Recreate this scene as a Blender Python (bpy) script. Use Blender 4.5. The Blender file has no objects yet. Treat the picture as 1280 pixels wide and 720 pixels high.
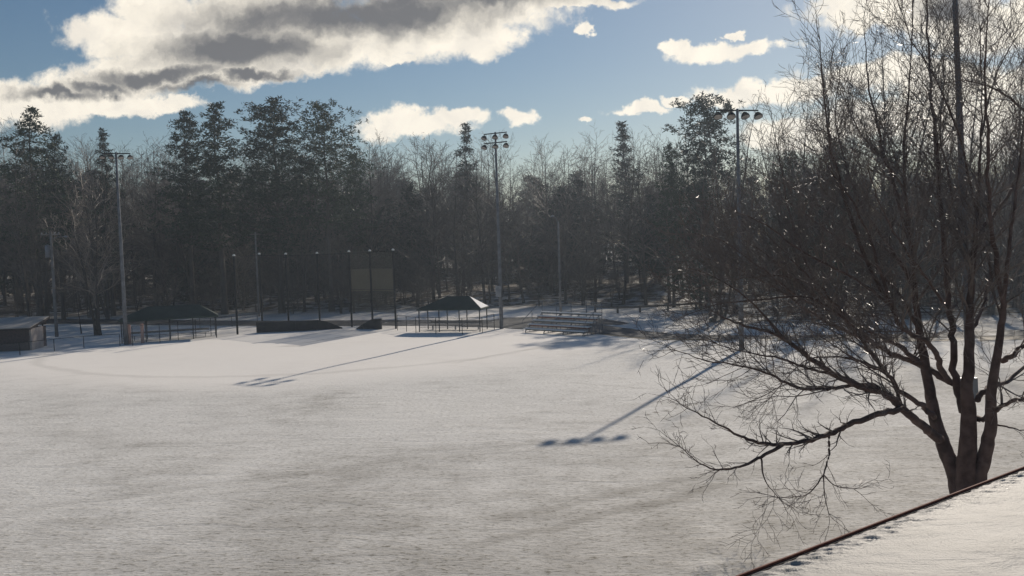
import bpy, math, random
import numpy as np
from mathutils import Vector, Matrix, noise as mnoise
R = math.radians
S = bpy.context.scene
COL = S.collection

# ------------------------------------------------------------------ camera
FPX = 1108.0
CH = 9.0
cam_d = bpy.data.cameras.new('camera'); cam = bpy.data.objects.new('camera', cam_d); COL.objects.link(cam)
CR = Matrix.Rotation(R(90-3.0), 3, 'X') @ Matrix.Rotation(R(-1.8), 3, 'Z')
cam.matrix_world = Matrix.Translation((0, 0, CH)) @ CR.to_4x4()
cam_d.lens = 36*FPX/1280; cam_d.sensor_width = 36; cam_d.clip_end = 6000
S.camera = cam

def ray(px, py):
    return CR @ Vector(((px-640)/FPX, (360-py)/FPX, -1.0))
def P(px, py, d):                    # a point d metres out along +Y
    v = ray(px, py); return Vector((0, 0, CH)) + v*(d/v.y)
def G(px, py, z=0.0):                # where the sight line meets height z
    v = ray(px, py); return Vector((0, 0, CH)) + v*((z-CH)/v.z)

HAZE = .00055
SUN_AZ, SUN_EL = 26.6, 28.7          # degrees to the right of +Y

# ------------------------------------------------------------------ helpers
def tag(o, label=None, cat=None, group=None, kind=None):
    if label: o['label'] = label
    if cat: o['category'] = cat
    if group: o['group'] = group
    if kind: o['kind'] = kind
    return o
def empty(name, loc, rz=0.0):
    o = bpy.data.objects.new(name, None); COL.objects.link(o)
    o.location = loc; o.rotation_euler = (0, 0, rz); o.empty_display_size = .3
    return o

class MB:
    def __init__(s): s.v = []; s.f = []
    def poly(s, pts):
        n = len(s.v); s.v += [tuple(p) for p in pts]; s.f.append(tuple(range(n, n+len(pts))))
    def box(s, c, size, rz=0.0, rx=0.0):
        M = Matrix.Translation(c) @ Matrix.Rotation(rz, 4, 'Z') @ Matrix.Rotation(rx, 4, 'X')
        n = len(s.v); a, b, h = [k/2 for k in size]
        for x, y, z in ((-a,-b,-h),(a,-b,-h),(a,b,-h),(-a,b,-h),(-a,-b,h),(a,-b,h),(a,b,h),(-a,b,h)):
            s.v.append(tuple(M @ Vector((x, y, z))))
        for q in ((0,3,2,1),(4,5,6,7),(0,1,5,4),(1,2,6,5),(2,3,7,6),(3,0,4,7)):
            s.f.append(tuple(n+k for k in q))
    def tube(s, pts, rad, n=6, cap=True):
        pts = [Vector(p) for p in pts]
        if not hasattr(rad, '__len__'): rad = [rad]*len(pts)
        base = len(s.v); m = len(pts)
        for i, p in enumerate(pts):
            t = (pts[min(i+1, m-1)]-pts[max(i-1, 0)])
            if t.length < 1e-9: t = Vector((0,0,1))
            t.normalize()
            a = Vector((0.31,0.95,0.05)) if abs(t.z) > .8 else Vector((0,0,1))
            u = t.cross(a).normalized(); w = t.cross(u)
            for k in range(n):
                an = 2*math.pi*k/n
                s.v.append(tuple(p + (u*math.cos(an)+w*math.sin(an))*rad[i]))
        for i in range(m-1):
            for k in range(n):
                a0 = base+i*n+k; a1 = base+i*n+(k+1) % n
                s.f.append((a0, a1, a1+n, a0+n))
        if cap:
            s.f.append(tuple(base+k for k in range(n))[::-1]); s.f.append(tuple(base+(m-1)*n+k for k in range(n)))
    def twig(s, pts, rad):             # three-sided, closed to a point
        base = len(s.v); m = len(pts)
        for i, p in enumerate(pts[:-1]):
            t = pts[i+1]-p
            a = Vector((1,0,0)) if abs(t.z) > abs(t.x) else Vector((0,0,1))
            u = t.cross(a)
            if u.length < 1e-9: u = Vector((1,0,0))
            u.normalize(); w = t.cross(u).normalized()
            r = rad[i]
            s.v.append(tuple(p+u*r)); s.v.append(tuple(p-u*r*.5+w*r*.87)); s.v.append(tuple(p-u*r*.5-w*r*.87))
        s.v.append(tuple(pts[-1])); e = len(s.v)-1
        for i in range(m-2):
            b = base+i*3
            for k in range(3):
                s.f.append((b+k, b+(k+1) % 3, b+3+(k+1) % 3, b+3+k))
        b = base+(m-2)*3
        for k in range(3): s.f.append((b+k, b+(k+1) % 3, e))
    def mesh(s, name, mat, smooth=False):
        me = bpy.data.meshes.new(name); me.from_pydata(s.v, [], s.f); me.materials.append(mat)
        if smooth: me.polygons.foreach_set('use_smooth', [True]*len(me.polygons))
        me.update(); return me
    def build(s, name, mat, parent=None, smooth=False):
        o = bpy.data.objects.new(name, s.mesh(name, mat, smooth)); COL.objects.link(o)
        if parent is not None: o.parent = parent
        return o
def add(name, me, parent):
    o = bpy.data.objects.new(name, me); COL.objects.link(o); o.parent = parent; return o

# ------------------------------------------------------------------ materials
def newmat(name):
    m = bpy.data.materials.new(name); m.use_nodes = True
    nt = m.node_tree; b = nt.nodes['Principled BSDF']; return m, nt, b
def N(nt, t, **kw):
    n = nt.nodes.new(t)
    for k, v in kw.items():
        if k in n.inputs.keys(): n.inputs[k].default_value = v
        else: setattr(n, k, v)
    return n
def L(nt, a, b): nt.links.new(a, b)
def math_n(nt, op, a, b=None, c=None, clamp=False):
    n = nt.nodes.new('ShaderNodeMath'); n.operation = op; n.use_clamp = clamp
    for i, q in enumerate((a, b, c)):
        if q is None: continue
        if isinstance(q, (int, float)): n.inputs[i].default_value = q
        else: nt.links.new(q, n.inputs[i])
    return n.outputs[0]
def sstep(nt, x, lo, hi):
    n = nt.nodes.new('ShaderNodeMapRange'); n.interpolation_type = 'SMOOTHSTEP'
    nt.links.new(x, n.inputs['Value']); n.inputs['From Min'].default_value = lo; n.inputs['From Max'].default_value = hi
    return n.outputs['Result']
def mixc(nt, fac, a, b):
    n = nt.nodes.new('ShaderNodeMix'); n.data_type = 'RGBA'
    if isinstance(fac, (int, float)): n.inputs[0].default_value = fac
    else: nt.links.new(fac, n.inputs[0])
    for i, q in ((6, a), (7, b)):
        if isinstance(q, tuple): n.inputs[i].default_value = (*q, 1)
        else: nt.links.new(q, n.inputs[i])
    return n.outputs[2]
def noise(nt, vec, scale, detail=4, rough=.55, dist=0):
    n = nt.nodes.new('ShaderNodeTexNoise'); n.inputs['Scale'].default_value = scale
    n.inputs['Detail'].default_value = detail; n.inputs['Roughness'].default_value = rough; n.inputs['Distortion'].default_value = dist
    if vec is not None: nt.links.new(vec, n.inputs['Vector'])
    return n.outputs['Fac']
def mapping(nt, vec, scale=(1,1,1), rot=(0,0,0), loc=(0,0,0)):
    n = nt.nodes.new('ShaderNodeMapping'); nt.links.new(vec, n.inputs['Vector'])
    n.inputs['Scale'].default_value = scale; n.inputs['Rotation'].default_value = rot; n.inputs['Location'].default_value = loc
    return n.outputs[0]

def simple(name, c1, c2, scale=3.0, rough=.8, metal=0.0, bump=0.0, spec=.3, detail=4):
    m, nt, b = newmat(name)
    tc = N(nt, 'ShaderNodeTexCoord').outputs['Object']
    f = noise(nt, tc, scale, detail)
    f = sstep(nt, f, .32, .68)
    L(nt, mixc(nt, f, c1, c2), b.inputs['Base Color'])
    b.inputs['Roughness'].default_value = rough; b.inputs['Metallic'].default_value = metal
    b.inputs['Specular IOR Level'].default_value = spec
    if bump:
        bn = N(nt, 'ShaderNodeBump'); bn.inputs['Strength'].default_value = bump; bn.inputs['Distance'].default_value = .05
        L(nt, noise(nt, tc, scale*4, 5), bn.inputs['Height']); L(nt, bn.outputs[0], b.inputs['Normal'])
    return m
def treemat(name, c1, c2, rough=.8, scale=.5, trans=None, spec=.2):
    m, nt, b = newmat(name)
    tc = N(nt, 'ShaderNodeTexCoord').outputs['Object']
    oi = N(nt, 'ShaderNodeObjectInfo').outputs['Random']
    f = noise(nt, tc, scale, 3)
    f = sstep(nt, math_n(nt, 'ADD', math_n(nt, 'MULTIPLY', f, .7), math_n(nt, 'MULTIPLY', oi, .3)), .25, .75)
    L(nt, mixc(nt, f, c1, c2), b.inputs['Base Color'])
    b.inputs['Roughness'].default_value = rough; b.inputs['Specular IOR Level'].default_value = spec
    return m
M = {}
M['bark'] = treemat('bark_wood', (.055,.045,.038), (.13,.11,.09))
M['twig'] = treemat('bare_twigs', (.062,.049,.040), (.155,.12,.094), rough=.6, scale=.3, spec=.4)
M['twig_lit'] = treemat('pale_lit_twigs', (.14,.105,.08), (.24,.19,.15), rough=.6, scale=.3, spec=.4)  # light-brown twigs, with the sun on them put into the colour
M['needles'] = treemat('pine_needles', (.018,.034,.018), (.05,.075,.034), rough=.6, scale=.8)
M['needles2'] = treemat('hemlock_needles', (.02,.032,.018), (.05,.065,.035), rough=.6, scale=.8)
M['maple'] = simple('maple_bark', (.070,.040,.033), (.15,.095,.08), scale=2.5, rough=.75, bump=.6)
M['mapletwig'] = simple('maple_twigs', (.08,.058,.048), (.20,.145,.12), scale=2, rough=.42, spec=.6)
M['galv'] = simple('galvanised_steel', (.10,.11,.125), (.17,.18,.20), scale=2, rough=.75, metal=0, spec=.15)
M['dark_metal'] = simple('dark_painted_steel', (.012,.013,.015), (.025,.027,.03), scale=3, rough=.85, spec=.08)
M['lampglass'] = simple('lamp_lens', (.30,.27,.24), (.42,.38,.34), scale=3, rough=.2, spec=.6)
M['white_cap'] = simple('white_cap', (.7,.7,.68), (.8,.8,.78), scale=5)
M['alu'] = simple('aluminium_plank', (.6,.61,.62), (.75,.76,.77), scale=4, rough=.4, metal=.1)
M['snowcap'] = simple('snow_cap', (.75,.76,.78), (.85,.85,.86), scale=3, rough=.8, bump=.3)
M['wood'] = simple('weathered_wood', (.10,.085,.07), (.20,.17,.14), scale=2, rough=.85)
M['pole_wood'] = simple('utility_pole_wood', (.17,.16,.15), (.27,.25,.24), scale=1.5, rough=.85)
M['greycan'] = simple('grey_enamel', (.17,.18,.20), (.24,.25,.27), scale=3, rough=.4)
M['green'] = simple('green_canopy', (.014,.03,.026), (.03,.05,.042), scale=1.2, rough=.8)
M['brick'] = simple('dark_brick', (.05,.04,.04), (.085,.06,.057), scale=6, rough=.9)
M['concrete'] = simple('pale_block', (.32,.27,.25), (.42,.37,.34), scale=2, rough=.9)
M['pad'] = simple('black_wall_pad', (.018,.019,.02), (.035,.035,.036), scale=1.5, rough=.75)
M['red_trim'] = simple('red_brown_trim', (.13,.04,.03), (.20,.075,.05), scale=9, rough=.75, spec=.15)
M['gutter'] = simple('dark_gutter', (.035,.03,.03), (.06,.05,.05), scale=9, rough=.8, spec=.1)
M['orange'] = simple('faded_orange_pad', (.38,.22,.18), (.48,.31,.26), scale=4, rough=.7)
M['rock'] = simple('field_stone', (.13,.12,.11), (.28,.26,.24), scale=3, rough=.9)

def sheer(name, col, cover):            # knitted netting, far finer than a pixel
    m, nt, b = newmat(name)
    out = nt.nodes['Material Output']
    b.inputs['Base Color'].default_value = (*col, 1); b.inputs['Roughness'].default_value = .8
    tr = N(nt, 'ShaderNodeBsdfTransparent'); mx = N(nt, 'ShaderNodeMixShader')
    tc = N(nt, 'ShaderNodeTexCoord').outputs['Object']
    f = math_n(nt, 'MULTIPLY_ADD', noise(nt, tc, .6, 3), cover*.4, cover*.8)
    L(nt, f, mx.inputs[0]); L(nt, tr.outputs[0], mx.inputs[1]); L(nt, b.outputs[0], mx.inputs[2])
    L(nt, mx.outputs[0], out.inputs['Surface'])
    return m
M['net'] = sheer('black_netting', (.006,.006,.007), .22)
M['net_thin'] = sheer('thin_netting', (.006,.006,.007), .08)
M['chain'] = sheer('chain_link', (.25,.26,.27), .13)
M['screen'] = sheer('tan_windscreen', (.27,.235,.16), .62)
M['screen2'] = sheer('thin_windscreen', (.15,.135,.10), .48)

# ground snow
def snow_mat():
    m, nt, b = newmat('snow_field')
    geo = N(nt, 'ShaderNodeNewGeometry').outputs['Position']
    sp = N(nt, 'ShaderNodeSeparateXYZ'); L(nt, geo, sp.inputs[0])
    X, Y = sp.outputs[0], sp.outputs[1]
    # distance to the snow-covered infield, edge a little wavy
    d = math_n(nt, 'SQRT', math_n(nt, 'ADD', math_n(nt, 'POWER', math_n(nt, 'ADD', X, 19.0), 2.0), math_n(nt, 'POWER', math_n(nt, 'ADD', Y, -88.0), 2.0)))
    d = math_n(nt, 'ADD', d, math_n(nt, 'MULTIPLY', noise(nt, geo, .25, 3), 2.0))
    infield = sstep(nt, d, 36.0, 25.0)
    rim = math_n(nt, 'MULTIPLY', sstep(nt, d, 25.2, 26.0), sstep(nt, d, 26.9, 26.1))
    # drifted streaks across the view
    st = mapping(nt, geo, scale=(.25, .8, 1), rot=(0, 0, R(8)))
    streak = noise(nt, st, 1.0, 7, .62, 1.2)
    big = noise(nt, geo, .06, 4, .55, 1.0)
    med = noise(nt, geo, .55, 5, .6)
    fine = noise(nt, mapping(nt, geo, scale=(.55, 1.3, 1)), 9.0, 5, .7)
    tuft = noise(nt, mapping(nt, geo, scale=(.7, 1.6, 1)), 4.5, 4, .75)
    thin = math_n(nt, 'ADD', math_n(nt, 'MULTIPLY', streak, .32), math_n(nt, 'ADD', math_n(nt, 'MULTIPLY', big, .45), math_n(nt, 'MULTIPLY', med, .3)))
    cover = sstep(nt, d, 38, 84)      # snow thins away from the infield; far-bright grazing light painted in too
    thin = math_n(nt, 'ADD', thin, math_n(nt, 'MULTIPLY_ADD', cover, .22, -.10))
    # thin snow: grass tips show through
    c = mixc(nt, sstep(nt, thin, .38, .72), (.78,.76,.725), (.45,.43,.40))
    g1 = math_n(nt, 'MULTIPLY', sstep(nt, tuft, .53, .64), math_n(nt, 'MULTIPLY_ADD', sstep(nt, thin, .42, .66), .75, .15))
    g2 = math_n(nt, 'MULTIPLY', sstep(nt, fine, .50, .64), .75)
    outf = math_n(nt, 'MULTIPLY_ADD', infield, -.85, 1.0)
    c = mixc(nt, math_n(nt, 'MULTIPLY', g2, outf), c, (.36,.34,.30))
    c = mixc(nt, math_n(nt, 'MULTIPLY', g1, outf), c, (.17,.155,.12))
    c = mixc(nt, math_n(nt, 'MULTIPLY', infield, .75), c, (.90,.855,.80))
    c = mixc(nt, math_n(nt, 'MULTIPLY', rim, .22), c, (.35,.33,.30))
    # base-path tracks near home plate
    wob = math_n(nt, 'MULTIPLY', math_n(nt, 'SUBTRACT', noise(nt, geo, .5, 3), .5), 1.1)
    def line(pa, pb, wd_, strength, dash=0):
        a_, b_ = G(*pa), G(*pb); dx, dy = b_.x-a_.x, b_.y-a_.y; ln = math.hypot(dx, dy); dx /= ln; dy /= ln
        ax = math_n(nt, 'SUBTRACT', X, a_.x); ay = math_n(nt, 'SUBTRACT', Y, a_.y)
        al = math_n(nt, 'ADD', math_n(nt, 'MULTIPLY', ax, dx), math_n(nt, 'MULTIPLY', ay, dy))
        cr = math_n(nt, 'ADD', math_n(nt, 'ADD', math_n(nt, 'MULTIPLY', ax, -dy), math_n(nt, 'MULTIPLY', ay, dx)), wob)
        f_ = sstep(nt, math_n(nt, 'ABSOLUTE', cr), wd_, wd_*.3)
        f_ = math_n(nt, 'MULTIPLY', f_, math_n(nt, 'MULTIPLY', sstep(nt, al, 0, 1.5), sstep(nt, al, ln, ln-1.5)))
        if dash: f_ = math_n(nt, 'MULTIPLY', f_, sstep(nt, math_n(nt, 'SINE', math_n(nt, 'MULTIPLY', al, 6.283/dash)), .1, .5))
        return math_n(nt, 'MULTIPLY', f_, strength)
    marks = None
    for q_ in (((372,430),(482,412),.22,.5), ((352,421),(468,410),.2,.4), ((255,412),(410,417),.2,.3), ((340,433),(385,432),.8,.3), ((640,440),(560,455),.25,.2),
               ((780,524),(905,496),.16,.75,.75), ((640,440),(700,432),.3,.25), ((560,690),(930,600),.5,.3), ((600,655),(905,588),.45,.25), ((700,478),(1000,500),.3,.18), ((0,640),(620,560),.6,.16)):
        l_ = line(*q_); marks = l_ if marks is None else math_n(nt, 'MAXIMUM', marks, l_)
    c = mixc(nt, marks, c, (.22,.20,.17))
    # woodland floor: litter in patches
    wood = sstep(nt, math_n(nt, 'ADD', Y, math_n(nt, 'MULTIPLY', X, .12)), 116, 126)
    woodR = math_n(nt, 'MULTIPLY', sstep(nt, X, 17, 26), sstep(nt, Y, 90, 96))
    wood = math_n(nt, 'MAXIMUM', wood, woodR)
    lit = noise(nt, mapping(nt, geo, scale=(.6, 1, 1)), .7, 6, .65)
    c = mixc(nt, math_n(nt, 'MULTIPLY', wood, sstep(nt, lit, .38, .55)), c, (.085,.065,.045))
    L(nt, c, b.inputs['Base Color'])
    b.inputs['Roughness'].default_value = .8
    b.inputs['Specular IOR Level'].default_value = .08
    b.inputs['Subsurface Weight'].default_value = 0
    h = math_n(nt, 'ADD', math_n(nt, 'MULTIPLY', fine, .25), math_n(nt, 'ADD', math_n(nt, 'MULTIPLY', tuft, .45), math_n(nt, 'MULTIPLY', streak, .9)))
    h = math_n(nt, 'MULTIPLY', h, math_n(nt, 'MULTIPLY_ADD', infield, -.6, 1.0))
    bn = N(nt, 'ShaderNodeBump'); bn.inputs['Strength'].default_value = .9; bn.inputs['Distance'].default_value = .085
    L(nt, h, bn.inputs['Height']); L(nt, bn.outputs[0], b.inputs['Normal'])
    return m
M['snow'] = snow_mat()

def roof_snow():
    m, nt, b = newmat('roof_snow')
    geo = N(nt, 'ShaderNodeNewGeometry').outputs['Position']
    r = mapping(nt, geo, rot=(0, 0, R(-20)), scale=(.5, 1.3, 1))
    a = noise(nt, r, 2.4, 6, .62, .4); f = noise(nt, geo, 48, 4, .65)
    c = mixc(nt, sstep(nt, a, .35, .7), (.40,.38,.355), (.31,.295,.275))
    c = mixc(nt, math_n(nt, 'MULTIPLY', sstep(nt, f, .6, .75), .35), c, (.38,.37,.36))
    L(nt, c, b.inputs['Base Color']); b.inputs['Roughness'].default_value = .5; b.inputs['Specular IOR Level'].default_value = .12
    # ice grains that catch the sun
    vo = N(nt, 'ShaderNodeTexVoronoi'); vo.inputs['Scale'].default_value = 20; L(nt, geo, vo.inputs['Vector'])
    gl = math_n(nt, 'LESS_THAN', vo.outputs['Distance'], .09)
    L(nt, math_n(nt, 'MULTIPLY_ADD', gl, -.32, .5), b.inputs['Roughness'])
    h = math_n(nt, 'ADD', math_n(nt, 'MULTIPLY', a, .8), math_n(nt, 'ADD', math_n(nt, 'MULTIPLY', f, .16), math_n(nt, 'MULTIPLY', gl, .25)))
    bn = N(nt, 'ShaderNodeBump'); bn.inputs['Strength'].default_value = .8; bn.inputs['Distance'].default_value = .05
    L(nt, h, bn.inputs['Height']); L(nt, bn.outputs[0], b.inputs['Normal'])
    return m
M['roofsnow'] = roof_snow()

def road_mat(name, base1, base2, snowamt):
    m, nt, b = newmat(name)
    geo = N(nt, 'ShaderNodeNewGeometry').outputs['Position']
    a = noise(nt, geo, .35, 5, .6, .5); f = noise(nt, geo, 3.0, 4)
    c = mixc(nt, f, base1, base2)
    c = mixc(nt, sstep(nt, a, snowamt, snowamt+.1), c, (.62,.62,.63))
    L(nt, c, b.inputs['Base Color']); b.inputs['Roughness'].default_value = .75; b.inputs['Specular IOR Level'].default_value = .2
    return m
M['asphalt'] = road_mat('old_asphalt', (.045,.047,.05), (.075,.076,.08), .62)
M['dirt'] = road_mat('tan_verge', (.17,.14,.10), (.30,.25,.18), .52)

# ------------------------------------------------------------------ terrain
def smooth(x, a, b):
    t = np.clip((x-a)/(b-a), 0, 1); return t*t*(3-2*t)
def gz(x, y):
    x = np.asarray(x, float); y = np.asarray(y, float)
    wild = np.clip(smooth(y, 124, 140) + smooth(x, 22, 45)*smooth(y, 92, 112), 0, 1)
    z = np.clip(y-124, 0, 200)*.012*smooth(y, 124, 150)
    z = z + wild*(.45*np.sin(x*.23+y*.11)+.35*np.sin(x*.071-y*.19+1.3)+.22*np.sin(x*.51+y*.37+.7)+.6)
    # the driveway on the right lies a little below the field
    e = smooth(x-.0*y, 7, 16)*smooth(y, 74, 82)*(1-wild)
    z = z - .45*e
    z = z + .03*np.sin(x*.35+y*.12)*np.sin(y*.27-x*.06)*(1-smooth(y, 70, 90))
    return z
def gzf(x, y): return float(gz(x, y))
xs = np.unique(np.concatenate([np.linspace(-900, -140, 10), np.linspace(-140, 140, 225), np.linspace(140, 900, 10)]))
ys = np.unique(np.concatenate([np.linspace(-300, -10, 8), np.linspace(-10, 260, 217), np.linspace(260, 1000, 14)]))
XX, YY = np.meshgrid(xs, ys); ZZ = gz(XX, YY)
verts = np.stack([XX.ravel(), YY.ravel(), ZZ.ravel()], 1)
nx, ny = len(xs), len(ys)
idx = np.arange(nx*ny).reshape(ny, nx)
faces = np.stack([idx[:-1,:-1], idx[:-1,1:], idx[1:,1:], idx[1:,:-1]], -1).reshape(-1, 4)
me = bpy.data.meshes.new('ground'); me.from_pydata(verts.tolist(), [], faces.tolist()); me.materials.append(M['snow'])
me.polygons.foreach_set('use_smooth', [True]*len(me.polygons))
ground = bpy.data.objects.new('ground', me); COL.objects.link(ground); tag(ground, kind='structure')

def catmull(pts, k=8):
    out = []
    pts = [Vector(p) for p in pts]; q = [pts[0]*2-pts[1]]+pts+[pts[-1]*2-pts[-2]]
    for i in range(1, len(q)-2):
        for j in range(k):
            t = j/k
            out.append(.5*((2*q[i])+(q[i+1]-q[i-1])*t+(2*q[i-1]-5*q[i]+4*q[i+1]-q[i+2])*t*t+(-q[i-1]+3*q[i]-3*q[i+1]+q[i+2])*t**3))
    out.append(pts[-1]); return out
def ribbon(name, ctrl, widths, mat, lift):
    c = catmull([(x, y, 0) for x, y in ctrl], 14); mb = MB(); n = len(c)
    rows = []
    rr = random.Random(4)
    for i, p in enumerate(c):
        t = c[min(i+1, n-1)]-c[max(i-1, 0)]; t.normalize(); s = Vector((-t.y, t.x, 0))
        w = np.interp(i/(n-1), np.linspace(0, 1, len(widths)), widths)/2
        w1 = w+rr.uniform(-.25, .25); w2 = w+rr.uniform(-.25, .25)
        row = []
        for k in range(5):
            q = p+s*(-w1+(w1+w2)*k/4); row.append((q.x, q.y, gzf(q.x, q.y)+lift))
        rows.append(row)
    for r in rows: mb.v += r
    for i in range(n-1):
        for k in range(4):
            a = i*5+k; mb.f.append((a, a+1, a+6, a+5))
    return tag(mb.build(name, mat), kind='structure')
road_c = [(150,62),(90,68),(48,73),(27,77),(14,83),(5,92),(-7,100),(-33,108.5),(-73,126),(-120,146),(-200,185)]
ribbon('verge', [(x, y-.5) for x, y in road_c[:7]], [9, 9, 9, 8.5, 7, 6, 3], M['dirt'], .03)
ribbon('road', road_c, [4.5, 4.5, 5, 5, 6, 7.5, 6.5, 6, 6, 6, 6], M['asphalt'], .06)
ribbon('parking_area', [(-2,103),(3,100),(8,97),(12,95)], [4, 9, 9, 3], M['asphalt'], .045)

# ------------------------------------------------------------------ bare trees
def grow(mb, rng, p, d, length, r, level, up, maxl, spread=1.0, dens=1.0, minr=.012):
    n = max(3, int(length/(.55 if level < 2 else .35)))
    if level >= maxl: n = 3
    n = min(n, 9)
    pts = [p.copy()]; dirs = [d.copy()]; cur = p.copy(); dd = d.copy()
    for i in range(n):
        dd = dd + Vector((rng.gauss(0,.13), rng.gauss(0,.13), rng.gauss(0,.10)+up*.06)); dd.normalize()
        cur = cur + dd*(length/n); pts.append(cur.copy()); dirs.append(dd.copy())
    rads = [max(minr, r*(1-.8*i/n)) for i in range(n+1)]
    if r > .06: mb.tube(pts, rads, 5, cap=False)
    else: mb.twig(pts, rads)
    if level >= maxl: return
    cnt = max(2, int(dens*length*(1.5 if level < 2 else 2.2)))
    cnt = min(cnt, 9)
    for k in range(cnt):
        t = (k+rng.uniform(.3, 1.2))/(cnt+.3)*.9+.12
        t = min(t, .98); i = min(int(t*n), n-1)
        q = pts[i].lerp(pts[i+1], t*n-i); b = dirs[i+1]
        side = Vector((rng.gauss(0,1), rng.gauss(0,1), rng.gauss(0,.7)))
        side = side - b*side.dot(b)
        if side.length < 1e-3: continue
        side.normalize()
        nd = (b + side*rng.uniform(.5, 1.0)*spread); nd.normalize()
        grow(mb, rng, q, nd, length*rng.uniform(.32, .6)*(1-.3*t), max(minr, rads[i]*.6), level+1, up, maxl, spread, dens, minr)

def bare_variant(seed, h, crown0=.3, ascend=.6, dens=1.0, stems=1, wide=1.0, thin=1.0):
    rng = random.Random(seed); trunk = MB(); crown = MB()
    for s in range(stems):
        lean = Vector((rng.gauss(0,.03+.08*(stems > 1)), rng.gauss(0,.03+.08*(stems > 1)), 1)).normalized()
        n = 12; hh = h*(1 if s == 0 else rng.uniform(.75, .95)); pts = []; rad = []
        cur = Vector((rng.uniform(-.25,.25)*(stems > 1), rng.uniform(-.25,.25)*(stems > 1), -.3)); dd = lean.copy()
        r0 = .0098*h*thin*(1 if stems == 1 else .8)
        for i in range(n+1):
            pts.append(cur.copy()); t = i/n
            rad.append(max(.02, r0*((1-t)**.85)*(1.0 + (.35 if i == 0 else 0))))
            dd = (dd+Vector((rng.gauss(0,.045), rng.gauss(0,.045), .05))).normalized(); cur = cur+dd*(hh/n)
        trunk.tube(pts, rad, 7, cap=False)
        m = int(34*dens/(1+.5*(stems-1)))
        for k in range(m):
            t = crown0+(1-crown0)*((k+rng.random())/m)**.9*.98
            i = min(int(t*n), n-1); q = pts[i].lerp(pts[i+1], t*n-i)
            az = rng.uniform(0, 6.283) ; el = ascend*rng.uniform(.5, 1.3)
            d = Vector((math.cos(az), math.sin(az), el)).normalized()
            ln = wide*h*(.27*(1-((t-crown0)/(1-crown0)))**.7+.07)*rng.uniform(.6, 1.15)
            grow(crown, rng, q, d, ln, max(.025, rad[i]*.45), 1, .45, 3, 1.0, 1.0, .015)
    return trunk.mesh('trunk', M['bark'], True), crown.mesh('crown', M['twig'])

specs = [(1,23,.22,.8,1,1,1.1), (2,22,.26,1.1,1.0,1,1.0), (3,24,.18,.7,1.05,1,1.2), (4,21,.22,1.3,.95,2,1.0),
         (5,23,.28,.9,1.1,1,1.15), (6,22,.16,1.5,1.0,2,.95), (7,24,.24,1.0,1.15,1,1.05)]
bare = [bare_variant(s[0], *s[1:]) + (s[1],) for s in specs]
tall = [bare_variant(s, 26, .18, 2.0, 1.5, 2, .62) + (26,) for s in (21, 22, 23)]
def tint(me, mat):
    m2 = me.copy(); m2.materials[0] = mat; return m2
brush = [bare_variant(s, 9, .12, 1.1, 1.2, 4, 1.3, .8) + (9,) for s in (31, 32)]

def put_tree(name, var, x, y, h, label, cat, group, rng, wide=1.0, lean=0.0, crownmat=None):
    o = empty(name, (x, y, gzf(x, y)), rng.uniform(0, 6.28)); s = h/var[2]
    w = s*wide*rng.uniform(.9, 1.1); o.scale = (w, w, s)
    if lean: o.rotation_euler = (rng.gauss(0, lean), rng.gauss(0, lean), o.rotation_euler.z)
    add('trunk', var[0], o); add('crown', crownmat or var[1], o)
    return tag(o, label, cat, group)

# ------------------------------------------------------------------ pines
def pine_variant(seed, h, base=.35, width=.17, top=.6, dens=1.0, mat='needles', droop=0.0):
    rng = random.Random(seed); trunk = MB(); crown = MB(); nd = MB()
    n = 10; pts = []; rad = []
    for i in range(n+1):
        t = i/n; pts.append(Vector((rng.gauss(0,.06)*i*.3, rng.gauss(0,.06)*i*.3, -.3+t*h))); rad.append(max(.03, .013*h*(1-t)**.9*(1.3 if i == 0 else 1)))
    trunk.tube(pts, rad, 7, cap=False)
    m = int(62*dens)
    for k in range(m):
        u = (k+rng.random())/m; t = base+(1-base)*u*.985
        i = min(int(t*n), n-1); q = pts[i].lerp(pts[i+1], t*n-i)
        prof = (1-u)**top*(.55+.45*min(1, u*5)) + .06
        ln = h*width*1.3*prof*rng.uniform(.55, 1.25)
        az = k*2.4+rng.uniform(-.5, .5)
        d = Vector((math.cos(az), math.sin(az), rng.uniform(-.05, .35)+.5*u*u-droop)).normalized()
        bp = [q]; dd = d.copy(); cur = q.copy(); st = 6
        for j in range(st):
            dd = (dd+Vector((rng.gauss(0,.07), rng.gauss(0,.07), .07-droop*.25))).normalized(); cur = cur+dd*ln/st; bp.append(cur.copy())
        trunk.twig(bp, [max(.015, .035*(1-j/st)*ln/3) for j in range(st+1)])
        nt_ = max(5, int(ln*5.5*dens))
        for c in range(nt_):
            a = rng.uniform(.22, 1.02)*st; j = min(int(a), st-1); cp = bp[j].lerp(bp[j+1], min(1.1, a-j))
            sw = ln*.22*(1-abs(a/st-.6))
            cp = cp+Vector((rng.gauss(0,1)*sw, rng.gauss(0,1)*sw, rng.gauss(0,.13)*ln*.3))
            for b in range(11):
                dr = Vector((rng.gauss(0,1), rng.gauss(0,1), rng.gauss(.35,.55))).normalized()*rng.uniform(.28, .6)
                w = dr.cross(Vector((rng.gauss(0,1), rng.gauss(0,1), rng.gauss(0,1)))).normalized()*rng.uniform(.04, .085)
                o = cp+Vector((rng.gauss(0,.16), rng.gauss(0,.16), rng.gauss(0,.10)))
                nd.poly([o-w*.4, o+dr*.5-w, o+dr, o+dr*.5+w])
    return trunk.mesh('trunk', M['bark'], True), nd.mesh('crown', M[mat]), h
pines = [pine_variant(51, 28, .30, .17, .75), pine_variant(52, 28, .34, .15, .55), pine_variant(53, 27, .28, .20, .45, 1.1), pine_variant(54, 28, .38, .16, .65)]
pine_top = pine_variant(55, 25, .52, .14, .25, .9)
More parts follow.
